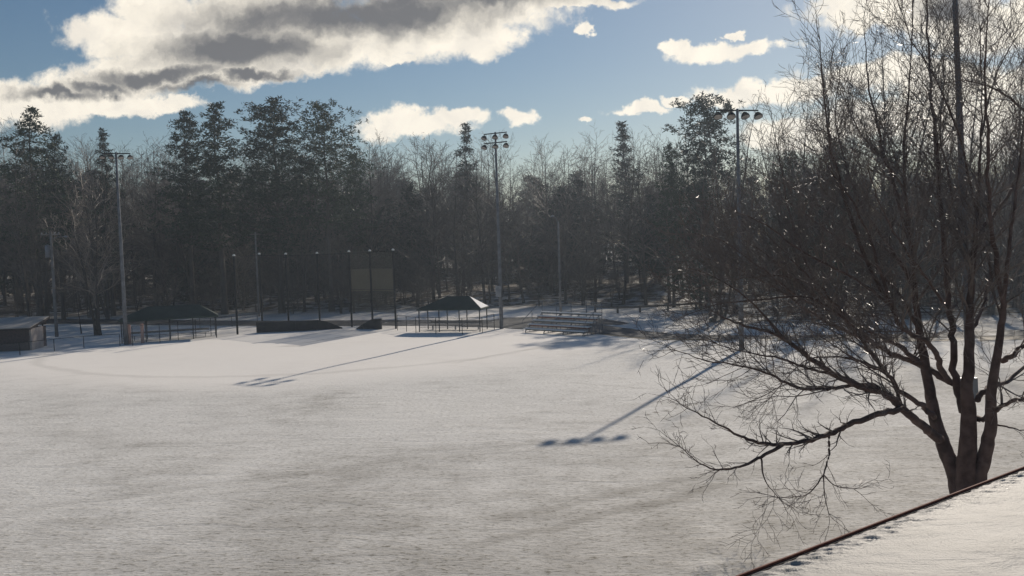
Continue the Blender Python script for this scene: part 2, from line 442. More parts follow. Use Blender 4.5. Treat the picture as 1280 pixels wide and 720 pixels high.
spire = pine_variant(56, 22, .15, .11, .9, .9, 'needles2', .1)
pines += [pine_variant(61, 28, .40, .17, .35, .9), pine_variant(62, 28, .25, .13, .95, 1.0, 'needles2', .06)]
hems = [pine_variant(57, 15, .08, .22, .8, .9, 'needles2', .15), pine_variant(58, 14, .10, .24, .7, .9, 'needles2', .12)]

def topz(px, py, d): return P(px, py, d).z
rng = random.Random(11)
used = []
def ok(x, y, r):
    for a, b, c in used:
        if (a-x)**2+(b-y)**2 < max(r, c)**2: return False
    return True
def pine_at(px, ty, d, var, label, wide=1.0, name='pine_tree', cat='pine', group=None):
    p = P(px, ty, d); g = gzf(p.x, d); used.append((p.x, d, 3.0))
    return put_tree(name, var, p.x, d, p.z-g, label, cat, group, rng, wide)
pine_at(36, 131, 117, pines[0], 'tall dark pine at the left edge of the treetops, above the snow-roofed shed', 1.15)
pine_at(66, 165, 122, pines[3], 'lower pine pressed against the right side of the leftmost tall pine', .8)
pine_at(129, 158, 128, pines[5], 'narrow pine just left of the top of the left floodlight pole', .9)
pine_at(229, 137, 127, pines[1], 'left pine of the four tall pines above the netting backstop, narrow top', 1.0)
pine_at(268, 125, 125, pines[0], 'pointed pine second from left in the cluster of four tall pines', 1.15)
pine_at(341, 124, 124, pines[2], 'broad round-topped pine, widest of the four tall pines behind the backstop', 1.2)
pine_at(404, 132, 124, pines[4], 'right-hand pine of the four tall pines, leaning feathery top', 1.0)
pine_at(442, 190, 133, pines[3], 'shorter pine at the right foot of the tall pine cluster', .9)
pine_at(581, 152, 150, spire, 'slim spire of an evergreen left of the middle floodlight pole', 1.0, 'spruce_tree', 'spruce')
pine_at(778, 150, 152, spire, 'small pointed evergreen rising over the bare wood between the two right poles', 1.2, 'spruce_tree', 'spruce')
pine_at(880, 124, 119, pine_top, 'flat-topped dark pine touching the crossarm of the right floodlight pole', 1.15)
pine_at(838, 178, 118, pines[3], 'dark pine with a rounded low top just left of the flat-topped pine', .85)
pine_at(985, 190, 104, pines[2], 'dark rounded evergreen under the cloud gap, first to the right of the right floodlight pole', .75)
pine_at(1045, 178, 97, pines[2], 'dark evergreen behind the maple twigs, casting the soft shadow beyond the right pole', .7)
pine_at(1120, 186, 103, pines[0], 'dark evergreen just behind the left stem of the maple', .9)

# the multi-stemmed pale tree on the left, clear of the wood
mt = bare_variant(77, 20, .18, 1.0, 1.1, 3, 1.0, 1.1) + (20,)
p = P(125, 195, 101)
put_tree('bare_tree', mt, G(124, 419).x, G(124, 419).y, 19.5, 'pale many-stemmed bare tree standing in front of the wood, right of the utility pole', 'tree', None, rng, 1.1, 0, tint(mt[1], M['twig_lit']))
used.append((G(124,419).x, G(124,419).y, 3))
for (px, py, ty, lab) in ((37,410,150,'slim dark trunk just behind the snow-roofed shed, leftmost of four'), (46,417,230,'thin leaning dark tree directly right of the shed roof'), (54,416,250,'thin upright dark tree between the shed and the utility pole'), (102,417,300,'thin dark tree between the utility pole and the many-stemmed tree')):
    g = G(px, py); p = P(px, ty, g.y); used.append((g.x, g.y, 1.5))
    put_tree('bare_tree', bare[px % 7], g.x, g.y, p.z, lab, 'tree', None, rng, .6)
# young tall trees on the right, sky shows through them
for (px, ty, d, lab) in ((968,150,100,'tall thin bare tree right of the right floodlight pole, leftmost of the right-hand tall ones'), (1004,95,97,'tall bare tree with upright limbs, second of the tall ones right of the pole'),
        (1040,45,94,'tall bare tree seen above the long left limb of the big maple'), (1085,40,99,'tall bare tree left of the maple stems, its top against the white cloud'), (1128,62,93,'tall bare tree directly behind the left stem of the maple'),
        (1172,50,97,'tall bare tree seen between the left and middle stems of the maple'), (1235,60,95,'tall bare tree seen between the middle and right stems of the maple'), (1268,40,101,'tall bare tree at the right edge of the photo, behind the maple'),
        (884,150,96,'slim bare tree standing just left of the right floodlight pole', ), (899,160,99,'slim bare tree nearest the right floodlight pole on its left side'),
        (916,118,104,'slender bare tree whose top fans out behind the right floodlights')):
    p = P(px, ty, d); g = gzf(p.x, d); used.append((p.x, d, 2.2))
    put_tree('bare_tree', tall[px % 3], p.x, d, p.z-g, lab, 'tree', None, rng, 1.0)
# thin isolated trees bare on the skyline
# the wood itself
RB = random.Random(5)
n_b = 0; tries = 0
WOODL = 'bare grey-brown tree among many in the dense wood behind the field'
while n_b < 268 and tries < 30000:
    tries += 1
    u = RB.random()
    d = 118 + 75*u**1.15
    x = RB.uniform(-.66, .68)*d
    edge = 122 if x < -38 else (124 if x < 18 else 96)
    if x > 22: d = 96+ (d-118)*1.15
    if d < edge: continue
    if x > 14 and d < 116 and x < 24: continue
    if 16 < x < 35 and d < 119: continue
    if 20 < x < 46 and 119 < d < 136 and RB.random() < .45: continue
    if not ok(x, d, 2.6): continue
    used.append((x, d, 2.6))
    px = 640+x/d*FPX
    sky_y = np.interp(px, [-100,0,90,200,300,440,540,600,660,720,800,860,930,1000,1100,1280,1400], [178,178,180,178,178,182,172,175,180,174,172,172,188,186,180,178,178])
    ty = sky_y + RB.choice([-8, 0, 4, 10, 18, 26, 40, 60]) + RB.uniform(-4, 6)
    z = topz(px, ty, d)-gzf(x, d)
    z = min(max(z, 12), 30)
    if z > 17 + (d-95)*.14: z = min(z, 17+(d-95)*.14 + 5)
    v = bare[RB.randrange(7)]
    put_tree('bare_tree', v, x, d, z, WOODL, 'tree', 'bare trees of the wood', RB, RB.uniform(.9, 1.25))
    n_b += 1
print('bare', n_b)
# evergreen undergrowth
n_h = 0; tries = 0
while n_h < 60 and tries < 5000:
    tries += 1
    d = RB.uniform(130, 185); x = RB.uniform(-.6, .6)*d
    if x > 20: d -= 25
    if not ok(x, d, 2.2): continue
    used.append((x, d, 2.2)); n_h += 1
    put_tree('hemlock_tree', hems[n_h % 2], x, d, RB.uniform(10, 19), 'dark hemlock half hidden among the bare trunks of the wood', 'hemlock', 'hemlocks in the wood', RB, RB.uniform(.9, 1.3))
# brushy saplings along the front of the wood
n_s = 0; tries = 0
while n_s < 95 and tries < 5000:
    tries += 1
    x = RB.uniform(-72, 74); d = (RB.uniform(121, 136) if x < 20 else RB.uniform(99, 116))
    if x < -20: d = RB.uniform(118, 136) - (x+20)*.12
    if 12 < x < 34 and d < 119: continue
    if not ok(x, d, 1.5): continue
    used.append((x, d, 1.5)); n_s += 1
    put_tree('sapling', brush[n_s % 2], x, d, RB.uniform(5, 10), 'brushy bare sapling along the front edge of the wood', 'sapling', 'saplings at the edge of the wood', RB, RB.uniform(.8, 1.2))
# the far part of the wood, one mass
def merged(name, n, seed, src, dr, jit, mat):
    r = random.Random(seed); V = []; F = []; off = 0
    cache = []
    for t, c, h in src:
        for m_ in (t, c):
            co = np.empty(len(m_.vertices)*3, np.float32); m_.vertices.foreach_get('co', co)
            cache.append((co.reshape(-1, 3), [tuple(p.vertices) for p in m_.polygons], h))
    for i in range(n):
        d = r.uniform(*dr); x = r.uniform(-.75, .75)*d; k = r.randrange(len(src))
        px = 640+x/d*FPX; h = topz(px, 186+r.uniform(*jit), d)-gzf(x, d)
        a = r.uniform(0, 6.28); ca, sa = math.cos(a), math.sin(a); sw = h/cache[2*k][2]*r.uniform(1, 1.4)
        for q in (2*k, 2*k+1):
            co, fc, hh = cache[q]
            s = h/hh; w = sw
            c2 = np.empty_like(co); c2[:,0] = (co[:,0]*ca-co[:,1]*sa)*w+x; c2[:,1] = (co[:,0]*sa+co[:,1]*ca)*w+d; c2[:,2] = co[:,2]*s+gzf(x, d)
            V.append(c2); F.append((off, q)); off += len(co)
    V = np.concatenate(V)
    # fast mesh build
    loops = []; tot = []
    lc = {}
    for o_, q in F:
        if q not in lc:
            fc = cache[q][1]; lc[q] = (np.fromiter((v for f in fc for v in f), np.int32), np.array([len(f) for f in fc], np.int32))
        loops.append(lc[q][0]+o_); tot.append(lc[q][1])
    loops = np.concatenate(loops); tot = np.concatenate(tot); st = np.concatenate([[0], np.cumsum(tot)[:-1]])
    me = bpy.data.meshes.new(name); me.vertices.add(len(V)); me.vertices.foreach_set('co', V.ravel())
    me.loops.add(len(loops)); me.loops.foreach_set('vertex_index', loops.astype(np.int32))
    me.polygons.add(len(tot)); me.polygons.foreach_set('loop_start', st.astype(np.int32)); me.polygons.foreach_set('loop_total', tot)
    me.materials.append(mat); me.update(calc_edges=True); me.validate()
    o = bpy.data.objects.new(name, me); COL.objects.link(o); return o
far = merged('far_woodland', 95, 3, bare[:4], (195, 245), (0, 40), M['twig'])
tag(far, 'far depth of the bare wood that reads as one brown mass', 'woodland', kind='stuff')
far2 = merged('far_evergreens', 110, 6, hems, (200, 260), (22, 75), M['needles2'])
tag(far2, 'dark far evergreens closing the view deep in the wood', 'woodland', kind='stuff')

# ------------------------------------------------------------------ the big maple
mp_root = empty('maple_tree', (G(1207, 640).x, G(1207, 640).y, 0))
D0 = mp_root.location.y
tag(mp_root, 'large bare maple with three dark stems beside the snowy roof edge', 'tree')
INV = -mp_root.location
def ctrl(pts, d0, d1):
    n = len(pts); out = []
    for i, (x, y) in enumerate(pts):
        out.append(P(x, y, d0+(d1-d0)*i/(n-1))+INV)
    return out
stems = [
    ([(1203,640),(1195,598),(1182,562),(1171,531),(1162,487),(1155,447),(1149,411),(1144,367),(1138,300),(1130,200),(1135,120),(1140,50),(1140,-20)], 0, 2.0, .29, .035),
    ([(1210,640),(1207,602),(1209,562),(1211,518),(1209,487),(1212,429),(1213,376),(1219,300),(1224,220),(1227,130),(1225,40)], 0, -1.0, .36, .03),
    ([(1219,640),(1224,598),(1233,562),(1238,527),(1240,487),(1247,442),(1253,398),(1256,367),(1262,300),(1275,200),(1285,100),(1290,20)], 0, -2.2, .27, .035),
]
limbs = [  # points, start depth, end depth, start radius
    ([(1204,515),(1196,482),(1191,429),(1187,384),(1180,300),(1172,200),(1165,120),(1160,40),(1158,-20)], 0, 1.5, .13),
    ([(1175,549),(1151,531),(1129,511),(1107,493),(1080,484),(1044,469),(1018,451),(987,429),(964,416),(929,407),(900,395)], 0, -3.5, .15),
    ([(1127,510),(1098,518),(1062,531),(1036,542),(1009,551),(978,556),(947,553),(920,542),(893,527),(853,507)], -.8, -4, .105),
    ([(978,556),(951,571),(929,582),(902,587),(876,580),(849,558)], -3, -4.5, .055),
    ([(1036,542),(1036,567),(1029,593),(1009,618),(973,622)], -1.87, -3.2, .038),
    ([(1029,593),(1044,607),(1067,611)], -2.53, -2.9, .022),
    ([(1029,593),(1031,620),(1036,642)], -2.53, -3, .020),
    ([(951,571),(956,600),(973,622)], -3.3, -3.6, .028),
    ([(1204,498),(1196,482),(1169,467),(1151,456),(1124,447),(1098,433),(1071,420),(1044,407),(1018,393),(970,360),(920,335),(875,320)], 0, 3.5, .12),
    ([(1151,456),(1124,433),(1098,420),(1060,400),(1030,380),(990,345),(950,312),(905,290)], .5, 4, .09),
    ([(1187,478),(1173,451),(1160,429),(1129,411),(1116,384),(1100,340),(1080,280),(1050,230),(1020,190)], 0, -3, .10),
    ([(1168,522),(1147,504),(1124,487),(1107,464),(1089,442),(1076,424),(1060,400),(1035,370),(1000,335),(965,300)], 0, -1.5, .09),
    ([(1105,492),(1089,481),(1058,483),(1027,486),(996,484),(964,469),(929,458),(884,451),(845,438)], -1, -2.5, .075),
    ([(1116,384),(1085,330),(1060,260),(1040,190),(1030,120),(1025,50)], -1, -3, .07),
    ([(1140,310),(1120,240),(1100,170),(1085,100),(1080,40)], 1.2, 3, .07),
    ([(1030,380),(1005,320),(985,260),(975,200),(965,150)], 2.5, 4, .05),
    ([(1254,375),(1240,300),(1235,200),(1232,100),(1235,10)], -.8, -3.5, .08),
    ([(1222,527),(1240,518),(1258,504),(1280,498),(1320,485),(1370,475)], -.1, -2.5, .09),
    ([(1222,500),(1240,482),(1258,478),(1280,460),(1330,430),(1380,410)], -.1, 2, .10),
    ([(1253,451),(1266,444),(1280,433),(1330,400),(1380,360),(1420,300)], -.6, -3, .09),
    ([(1240,530),(1262,534),(1280,538),(1330,540)], -.2, -1, .035),
    ([(1212,320),(1235,280),(1262,240),(1290,190),(1310,120)], -.5, 2.5, .08),
    ([(1221,270),(1202,180),(1170,100),(1140,50),(1115,-20)], -.6, -3, .04),
    ([(1226,170),(1240,110),(1262,60),(1290,20)], -.8, 2, .035),
    ([(1290,150),(1262,122),(1235,108),(1205,100),(1180,104)], -2, -3, .04),
    ([(1211,420),(1222,400),(1232,370),(1238,330),(1225,280),(1222,220)], 0, 3, .07),
    ([(1149,411),(1125,370),(1090,330),(1050,300),(1010,270),(975,245)], .8, 1.5, .065),
    ([(1144,367),(1120,320),(1085,270),(1060,215),(1045,150),(1050,90)], 1, 2, .06),
    ([(1133,240),(1105,200),(1075,165),(1050,110)], 1.6, 0, .045),
    ([(1180,300),(1190,240),(1175,170),(1180,100),(1172,30)], 1, 3.5, .05),
    ([(1071,420),(1040,380),(1000,350),(950,345),(905,352),(870,360)], 1.2, -1.5, .045),
    ([(1044,469),(1010,460),(975,448),(930,440),(880,425)], -1.4, -5, .045),
    ([(987,429),(960,400),(930,370),(890,345),(860,335)], -2.4, -4.5, .04),
    ([(1107,464),(1070,450),(1035,446),(1000,455),(960,500)], -.6, .5, .04),
    ([(1098,433),(1050,395),(1000,372),(945,330),(900,300),(868,292)], 1, -2, .05),
    ([(1116,384),(1070,350),(1010,318),(955,280),(915,262)], -1, -3.5, .05),
    ([(1060,400),(1010,372),(950,375),(900,380),(862,392)], -.8, -3, .04),
    ([(1142,350),(1105,310),(1060,285),(1000,240),(960,222)], 1, 4, .05),
    ([(1192,400),(1160,350),(1130,310),(1100,255),(1085,210)], 1, -4, .05),
    ([(1129,511),(1110,470),(1080,455),(1040,430),(1010,410)], -.4, -2.5, .045),
]
trunk = MB(); RM = random.Random(9)
tw = MB()
tree_lines = []
for pts, a, b, r0, r1 in stems:
    c = ctrl(pts, D0+a, D0+b); c[0].z = -.3
    q = catmull(c, 5); n = len(q)
    rad = [max(r1*.55, r0*(1-i/n)**1.35)*(1.25 if i < 3 else 1) for i in range(n)]
    trunk.tube([v+Vector((RM.gauss(0,.012), RM.gauss(0,.012), 0)) for v in q], rad, 12)
    tree_lines.append((q, rad, 1))
trunk.build('trunk', M['maple'], mp_root, True)
limb_lines = []
for pts, a, b, r0 in limbs:
    c = ctrl(pts, D0+a, D0+b); q = catmull(c, 5); n = len(q)
    jt = min(1, r0/.09)
    q = [v+Vector((RM.gauss(0,.02), RM.gauss(0,.05), RM.gauss(0,.02)))*jt*(1 if 0 < i < n-1 else 0) for i, v in enumerate(q)]
    rad = [max(.011, r0*(1-.93*i/n)**.9) for i in range(n)]
    mb = MB(); mb.tube(q, rad, 8); mb.build('limb', M['maple'], mp_root, True)
    limb_lines.append((q, rad, 0))
def mtwig(p, d, ln, r, lev, up):
    n = 5 if lev < 2 else 4 if lev < 3 else 3
    pts = [p]; dd = d.copy(); cur = p; ds = [d]
    for i in range(n):
        dd = (dd+Vector((RM.gauss(0,.17), RM.gauss(0,.17), RM.gauss(0,.15)+up))).normalized(); cur = cur+dd*(ln/n); pts.append(cur); ds.append(dd)
    rads = [max(.0055, r*(1-.75*i/n)) for i in range(n+1)]
    tw.twig(pts, rads)
    if lev >= 3: return
    cnt = max(2, int(ln*(3.0 if lev == 1 else 4.6)+RM.random()))
    for k in range(min(cnt, 9)):
        t = min(.99, .15+.85*(k+RM.random())/cnt); i = min(int(t*n), n-1)
        q = pts[i].lerp(pts[i+1], t*n-i); b = ds[i+1]
        s = Vector((RM.gauss(0,1), RM.gauss(0,1), RM.gauss(0,.8))); s = (s-b*s.dot(b))
        if s.length < .01: continue
        nd = (b+s.normalized()*RM.uniform(.6, 1.1)).normalized()
        mtwig(q, nd, ln*RM.uniform(.3, .55), max(.0055, rads[i]*.6), lev+1, up)
for li, (q, rad, isstem) in enumerate(tree_lines+limb_lines):
    n = len(q)
    seg = [(q[i+1]-q[i]).length for i in range(n-1)]; total = sum(seg)
    droop = (not isstem) and (1+len(stems)+1 <= li+1 <= len(stems)+7)
    cnt = int(total*(2.6 if isstem else (4.2 if droop else 3.5))); 
    for k in range(cnt):
        u = RM.uniform(.40 if isstem else .18, 1.0)*total; i = 0
        while i < n-2 and u > seg[i]: u -= seg[i]; i += 1
        pnt = q[i].lerp(q[i+1], min(1, u/seg[i])); b = (q[i+1]-q[i]).normalized()
        z = pnt.z
        up = -.03 if z < 3.0 else (.05 if z < 6 else .10)
        s = Vector((RM.gauss(0,1), RM.gauss(0,1), RM.gauss(0,.8)+(.1 if z < 3.5 else .5))); s = s-b*s.dot(b)
        if s.length < .01: continue
        nd = (b*.9+s.normalized()*RM.uniform(.5, 1.0)).normalized()
        fr = 1-i/n
        ln = RM.uniform(.7, 1.9)+ (1.4*fr if z > 4 else .5*fr)
        if isstem: ln *= 1.3
        if droop: ln *= .48
        mtwig(pnt, nd, ln, min(.035, max(.009, rad[i]*.45)), 1, up)
    # the end carries on
    b = (q[-1]-q[-2]).normalized()
    for _ in range(3): mtwig(q[-1], (b+Vector((RM.gauss(0,.3), RM.gauss(0,.3), RM.gauss(0,.3)))).normalized(), 1.1, rad[-1], 1, 0)
t = tw.build('twigs', M['mapletwig'], mp_root); print('maple twig faces', len(tw.f))

# ------------------------------------------------------------------ flat roof in front
RZ = 6.9
e0 = G(920, 720, RZ); e1 = G(1280, 583, RZ); ed = (e1-e0).normalized(); en = Vector((ed.y, -ed.x, 0))
a0 = e0-ed*5; a1 = e1+ed*8; a0.z = a1.z = 0
bld = empty('flat_roofed_building', ((a0+a1)/2).to_tuple()[:2]+(0,))
tag(bld, 'flat roof under old snow with a red-brown metal edge, bottom right corner', 'building')
o0 = -Vector(bld.location)
# roof snow: fine grid so that the drift along the edge is real
mb = MB(); nu, nv = 1500, 110; W = 9.0; Ltot = (a1-a0).length; rr = random.Random(8)
ph = [(rr.uniform(2, 9), rr.uniform(0, 6.28), rr.uniform(.5, 1)) for _ in range(9)]
vs = [ (k/nv)**3.4*W for k in range(nv+1)]
for j, v in enumerate(vs):
    for i in range(nu+1):
        u = Ltot*i/nu
        # small wind-cut ridges standing off the edge
        rip = sum(a*math.sin(f*u+p+v*2.2) for f, p, a in ph)/5
        fall = math.exp(-((v-.11)/.11)**2)
        pnt = a0+ed*u+en*(v+.03)+o0
        rg = mnoise.noise(Vector((pnt.x*7.5, pnt.y*26.0, 3.1)))+.7*mnoise.noise(Vector((pnt.x*13, pnt.y*50.0, 7.7)))
        z = .035*(1-math.exp(-v*12)) - .018 + .020*fall*max(-.15, rg+.2) + .03*mnoise.noise(Vector((pnt.x*.7, pnt.y*1.6, 0)))*min(1, v) + .004*mnoise.noise(Vector((pnt.x*6, pnt.y*11, 0)))
        mb.v.append((pnt.x, pnt.y, RZ+z))
for j in range(nv):
    for i in range(nu):
        a = j*(nu+1)+i; mb.f.append((a+nu+1, a+nu+2, a+1, a))
mb.build('roof_snow', M['roofsnow'], bld, True)
mb = MB(); ang = math.atan2(ed.y, ed.x); mid = (a0+a1)/2+o0
mb.box(mid+en*.015+Vector((0,0,RZ-.0)), (Ltot, .012, .018), ang); mb.build('metal_edge', M['red_trim'], bld)
mb = MB(); mb.box(mid+en*.030+Vector((0,0,RZ-.022)), (Ltot, .020, .03), ang); mb.build('gravel_stop', M['gutter'], bld)
mb = MB(); mb.box(mid+en*(W/2+.2)+Vector((0,0,RZ/2-.12)), (Ltot-.1, W-.1, RZ-.1), ang); mb.build('wall', M['brick'], bld)

# ------------------------------------------------------------------ floodlight poles
def lamp(parent, c, rz, tilt, r=.27):
    """one floodlight: a bowl housing with a lens"""
    mb = MB(); Mx = Matrix.Translation(c) @ Matrix.Rotation(rz, 4, 'Z') @ Matrix.Rotation(tilt, 4, 'X')
    rings = [(.0,.10),(.10,.20),(.22,.27),(.34,.30),(.38,.30)]
    n = 14
    for (d_, rr_) in rings:
        for k in range(n):
            a = 2*math.pi*k/n; mb.v.append(tuple(Mx @ Vector((math.cos(a)*rr_*r/.27, -d_*r/.27, math.sin(a)*rr_*r/.27))))
    for i in range(len(rings)-1):
        for k in range(n): mb.f.append((i*n+k, i*n+(k+1) % n, (i+1)*n+(k+1) % n, (i+1)*n+k))
    mb.f.append(tuple(range(n)))
    h = mb.build('floodlight', M['dark_metal'], parent)
    ml = MB()
    for k in range(n):
        a = 2*math.pi*k/n; ml.v.append(tuple(Mx @ Vector((math.cos(a)*.27*r/.27, -.365*r/.27, math.sin(a)*.27*r/.27))))
    ml.f.append(tuple(range(n))); ml.build('lens', M['lampglass'], h)
def flood_pole(pxb, pyb, pyt, label, arms, rz, nl, box_py, armlen, r=.33, rk=1.0):
    g = G(pxb, pyb); g.z = gzf(g.x, g.y); H = topz(pxb-4, pyt, g.y)-g.z
    o = empty('floodlight_pole', g); tag(o, label, 'light pole', 'floodlight poles round the field')
    mb = MB(); mb.tube([(0,0,-.2),(0,0,H*.5),(0,0,H)], [.21*rk, .16*rk, .10*rk], 12); mb.build('pole', M['galv'], o, True)
    for k in range(arms):
        z = H-.12-k*.95; 
        mb = MB(); c_, s_ = math.cos(rz), math.sin(rz)
        mb.tube([(-c_*armlen, -s_*armlen, z), (c_*armlen, s_*armlen, z)], .06, 6); mb.build('crossarm', M['dark_metal'], o)
        for i in range(nl):
            t = -1+2*i/(nl-1); t *= .94
            lamp(o, (c_*armlen*t, s_*armlen*t, z-.16), rz+(-.25 if t < 0 else .2), R(63), r)
    if box_py:
        z0 = topz(pxb, box_py[1], g.y)-g.z; z1 = topz(pxb, box_py[0], g.y)-g.z
        mb = MB(); mb.box((-.22, -.28, (z0+z1)/2), (.55, .34, z1-z0)); mb.build('control_box', M['greycan'], o)
    # climbing pegs
    return o, H
flood_pole(158, 431, 190, 'left floodlight pole, beside the left dugout and its orange post pad', 1, R(25), 4, None, 1.3, .24)
flood_pole(627, 411, 165, 'middle floodlight pole, just right of the right dugout canopy', 2, R(-30), 3, (357, 371), 1.35, .28)
flood_pole(927, 437, 136, 'right floodlight pole with four lamps under one crossarm, left of the maple', 1, R(12), 4, (366, 380), 1.75, .31)

o, _h = flood_pole(1217, 586, -85, 'tall steel floodlight pole rising out of the frame behind the middle maple stem', 1, R(5), 4, (470, 497), 1.75, .30, .78)
o.rotation_euler = (0, R(-2.0), 0)   # this one leans a little

# utility pole with transformer
g = G(71, 421); g.z = 0; H = topz(68, 289, g.y)
o = empty('utility_pole', g); tag(o, 'wooden utility pole with crossarm and grey transformer, right of the shed', 'utility pole')
mb = MB(); mb.tube([(0,0,-.2),(0,0,H)], [.19,.13], 10); mb.build('pole', M['pole_wood'], o, True)
mb = MB(); mb.box((0,-.12,H-.35), (2.1,.1,.12)); mb.build('crossarm', M['pole_wood'], o)
for x in (-.95, -.45, .5, .95):
    mb = MB(); mb.tube([(x,-.12,H-.29),(x,-.12,H-.18),(x,-.12,H-.1)], [.05,.07,.03], 8); mb.build('insulator', M['greycan'], o)
mb = MB(); mb.tube([(-.42,-.05,H-2.9),(-.42,-.05,H-1.55)], .27, 14); mb.tube([(-.42,-.05,H-1.55),(-.42,-.05,H-1.45)], [.2,.07], 10); mb.build('transformer', M['greycan'], o, True)
mb = MB(); mb.tube([(.0,0,H-.9),(1.0,-.2,H-.6),(1.7,-.3,H-.62)], .035, 6); mb.build('lamp_bracket', M['galv'], o)
mb = MB(); mb.tube([(1.55,-.28,H-.63),(1.8,-.3,H-.64),(2.05,-.34,H-.68)], [.06,.13,.05], 8); mb.build('lamp_head', M['greycan'], o)
# street lamp pole behind the bleachers
g = G(701, 394); g.z = gzf(g.x, g.y); H = topz(699, 277, g.y)-g.z
o = empty('street_lamp', g); tag(o, 'plain grey street lamp post standing behind the bleachers', 'street lamp')
mb = MB(); mb.tube([(0,0,-.2),(0,0,H)], [.17,.11], 10); mb.build('post', M['pole_wood'], o, True)
mb = MB(); mb.tube([(0,0,H-.2),(-.3,-.3,H+.5),(-.6,-.6,H+.65)], .04, 6); mb.build('lamp_arm', M['galv'], o)
mb = MB(); mb.tube([(-.5,-.5,H+.65),(-.7,-.7,H+.66),(-.95,-.95,H+.6)], [.06,.13,.05], 8); mb.build('lamp_head', M['greycan'], o)
# thin far pole among the trees
p = P(319, 290, 119); gg = gzf(p.x, 119)
o = empty('utility_pole', (p.x, 119, gg)); tag(o, 'thin grey pole in the trees behind the left end of the backstop', 'utility pole')
mb = MB(); mb.tube([(0,0,-.2),(0,0,p.z-gg)], [.13,.1], 8); mb.build('pole', M['pole_wood'], o, True)
mb = MB(); mb.box((0,-.12,p.z-gg-.3), (1.4,.1,.1)); mb.build('crossarm', M['pole_wood'], o)

# ------------------------------------------------------------------ backstop
posts = [(297,418,320),(328,407,318),(361,406,318),(400,406,317),(440,409,315),(466,409,314),(495,411,313)]
bs = empty('backstop', (G(400,408).x, G(400,408).y, 0)); tag(bs, 'tall black netting backstop on seven posts behind home plate', 'backstop')
io = -Vector(bs.location)
PB = []
for px, py, ty in posts:
    g = G(px, py); h = topz(px-2, ty, g.y); PB.append((g, h))
    mb = MB(); mb.tube([g+io+Vector((0,0,-.2)), g+io+Vector((0,0,h))], .105, 10); pst = mb.build('post', M['dark_metal'], bs)
    mb = MB(); mb.tube([g+io+Vector((0,0,h)), g+io+Vector((0,0,h+.12)), g+io+Vector((0,0,h+.2))], [.15,.15,.05], 10); mb.build('cap', M['white_cap'], pst)
for i in range(6):
    (a, ha), (b, hb) = PB[i], PB[i+1]; a = a+io; b = b+io
    dirv = (b-a).normalized(); a2 = a+dirv*.12; b2 = b-dirv*.12
    def quad(z0, z1, off=0.0):
        o2 = Vector((0, off, 0))
        return [a2+o2+Vector((0,0,z0*ha)), b2+o2+Vector((0,0,z0*hb)), b2+o2+Vector((0,0,z1*hb)), a2+o2+Vector((0,0,z1*ha))]
    mb = MB(); mb.poly(quad(.0, .99)); mb.build('net', M['net' if i else 'net_thin'], bs)
    if i >= 4:
        mb = MB(); mb.poly(quad(.48, .77, .06)); mb.build('windscreen', M['screen'], bs)
        mb = MB(); mb.poly(quad(.20, .478, .06)); mb.build('windscreen', M['screen2'], bs)
        mb = MB(); mb.poly(quad(.773, .985, .06)); mb.build('windscreen', M['screen2'], bs)
    for zz in (.5, .985) if i >= 4 else (.985,):
        mb = MB(); mb.tube([a2+Vector((0,-.03,ha*zz)), b2+Vector((0,-.03,hb*zz))], .02, 5); mb.build('cable', M['dark_metal'], bs)
# padded wall at the foot, in two wings
def pad_wall(pts, label):
    g0 = G(pts[0][0], pts[0][1]); o = empty('padded_wall', (g0.x, g0.y, 0)); tag(o, label, 'padded wall', 'padded walls under the backstop')
    k = -Vector(o.location)
    for i in range(len(pts)-1):
        (x0, y0, t0), (x1, y1, t1) = pts[i], pts[i+1]
        a = G(x0, y0); b = G(x1, y1); h0 = topz(x0, t0, a.y); h1 = topz(x1, t1, b.y)
        a = a+k; b = b+k; nrm = Vector((-(b-a).y, (b-a).x, 0)).normalized()*.15
        mb = MB(); v = [a-nrm, b-nrm, b+nrm, a+nrm]
        mb.v = [tuple(q+Vector((0,0,-.1))) for q in v]+[tuple(v[0]+Vector((0,0,h0))), tuple(v[1]+Vector((0,0,h1))), tuple(v[2]+Vector((0,0,h1))), tuple(v[3]+Vector((0,0,h0)))]
        mb.f = [(0,3,2,1),(4,5,6,7),(0,1,5,4),(1,2,6,5),(2,3,7,6),(3,0,4,7)]
        mb.build('pad', M['pad'], o)
pad_wall([(321,416,402),(345,415,402),(370,414,401),(398,412.5,400),(412,411.5,403),(428,410.5,409.5)], 'long black padded wall under the left and middle backstop posts')
pad_wall([(446,411,410.6),(455,411.5,405),(465,411.5,399),(477,411.5,398)], 'short black padded wall tapering left, under the tan windscreen')

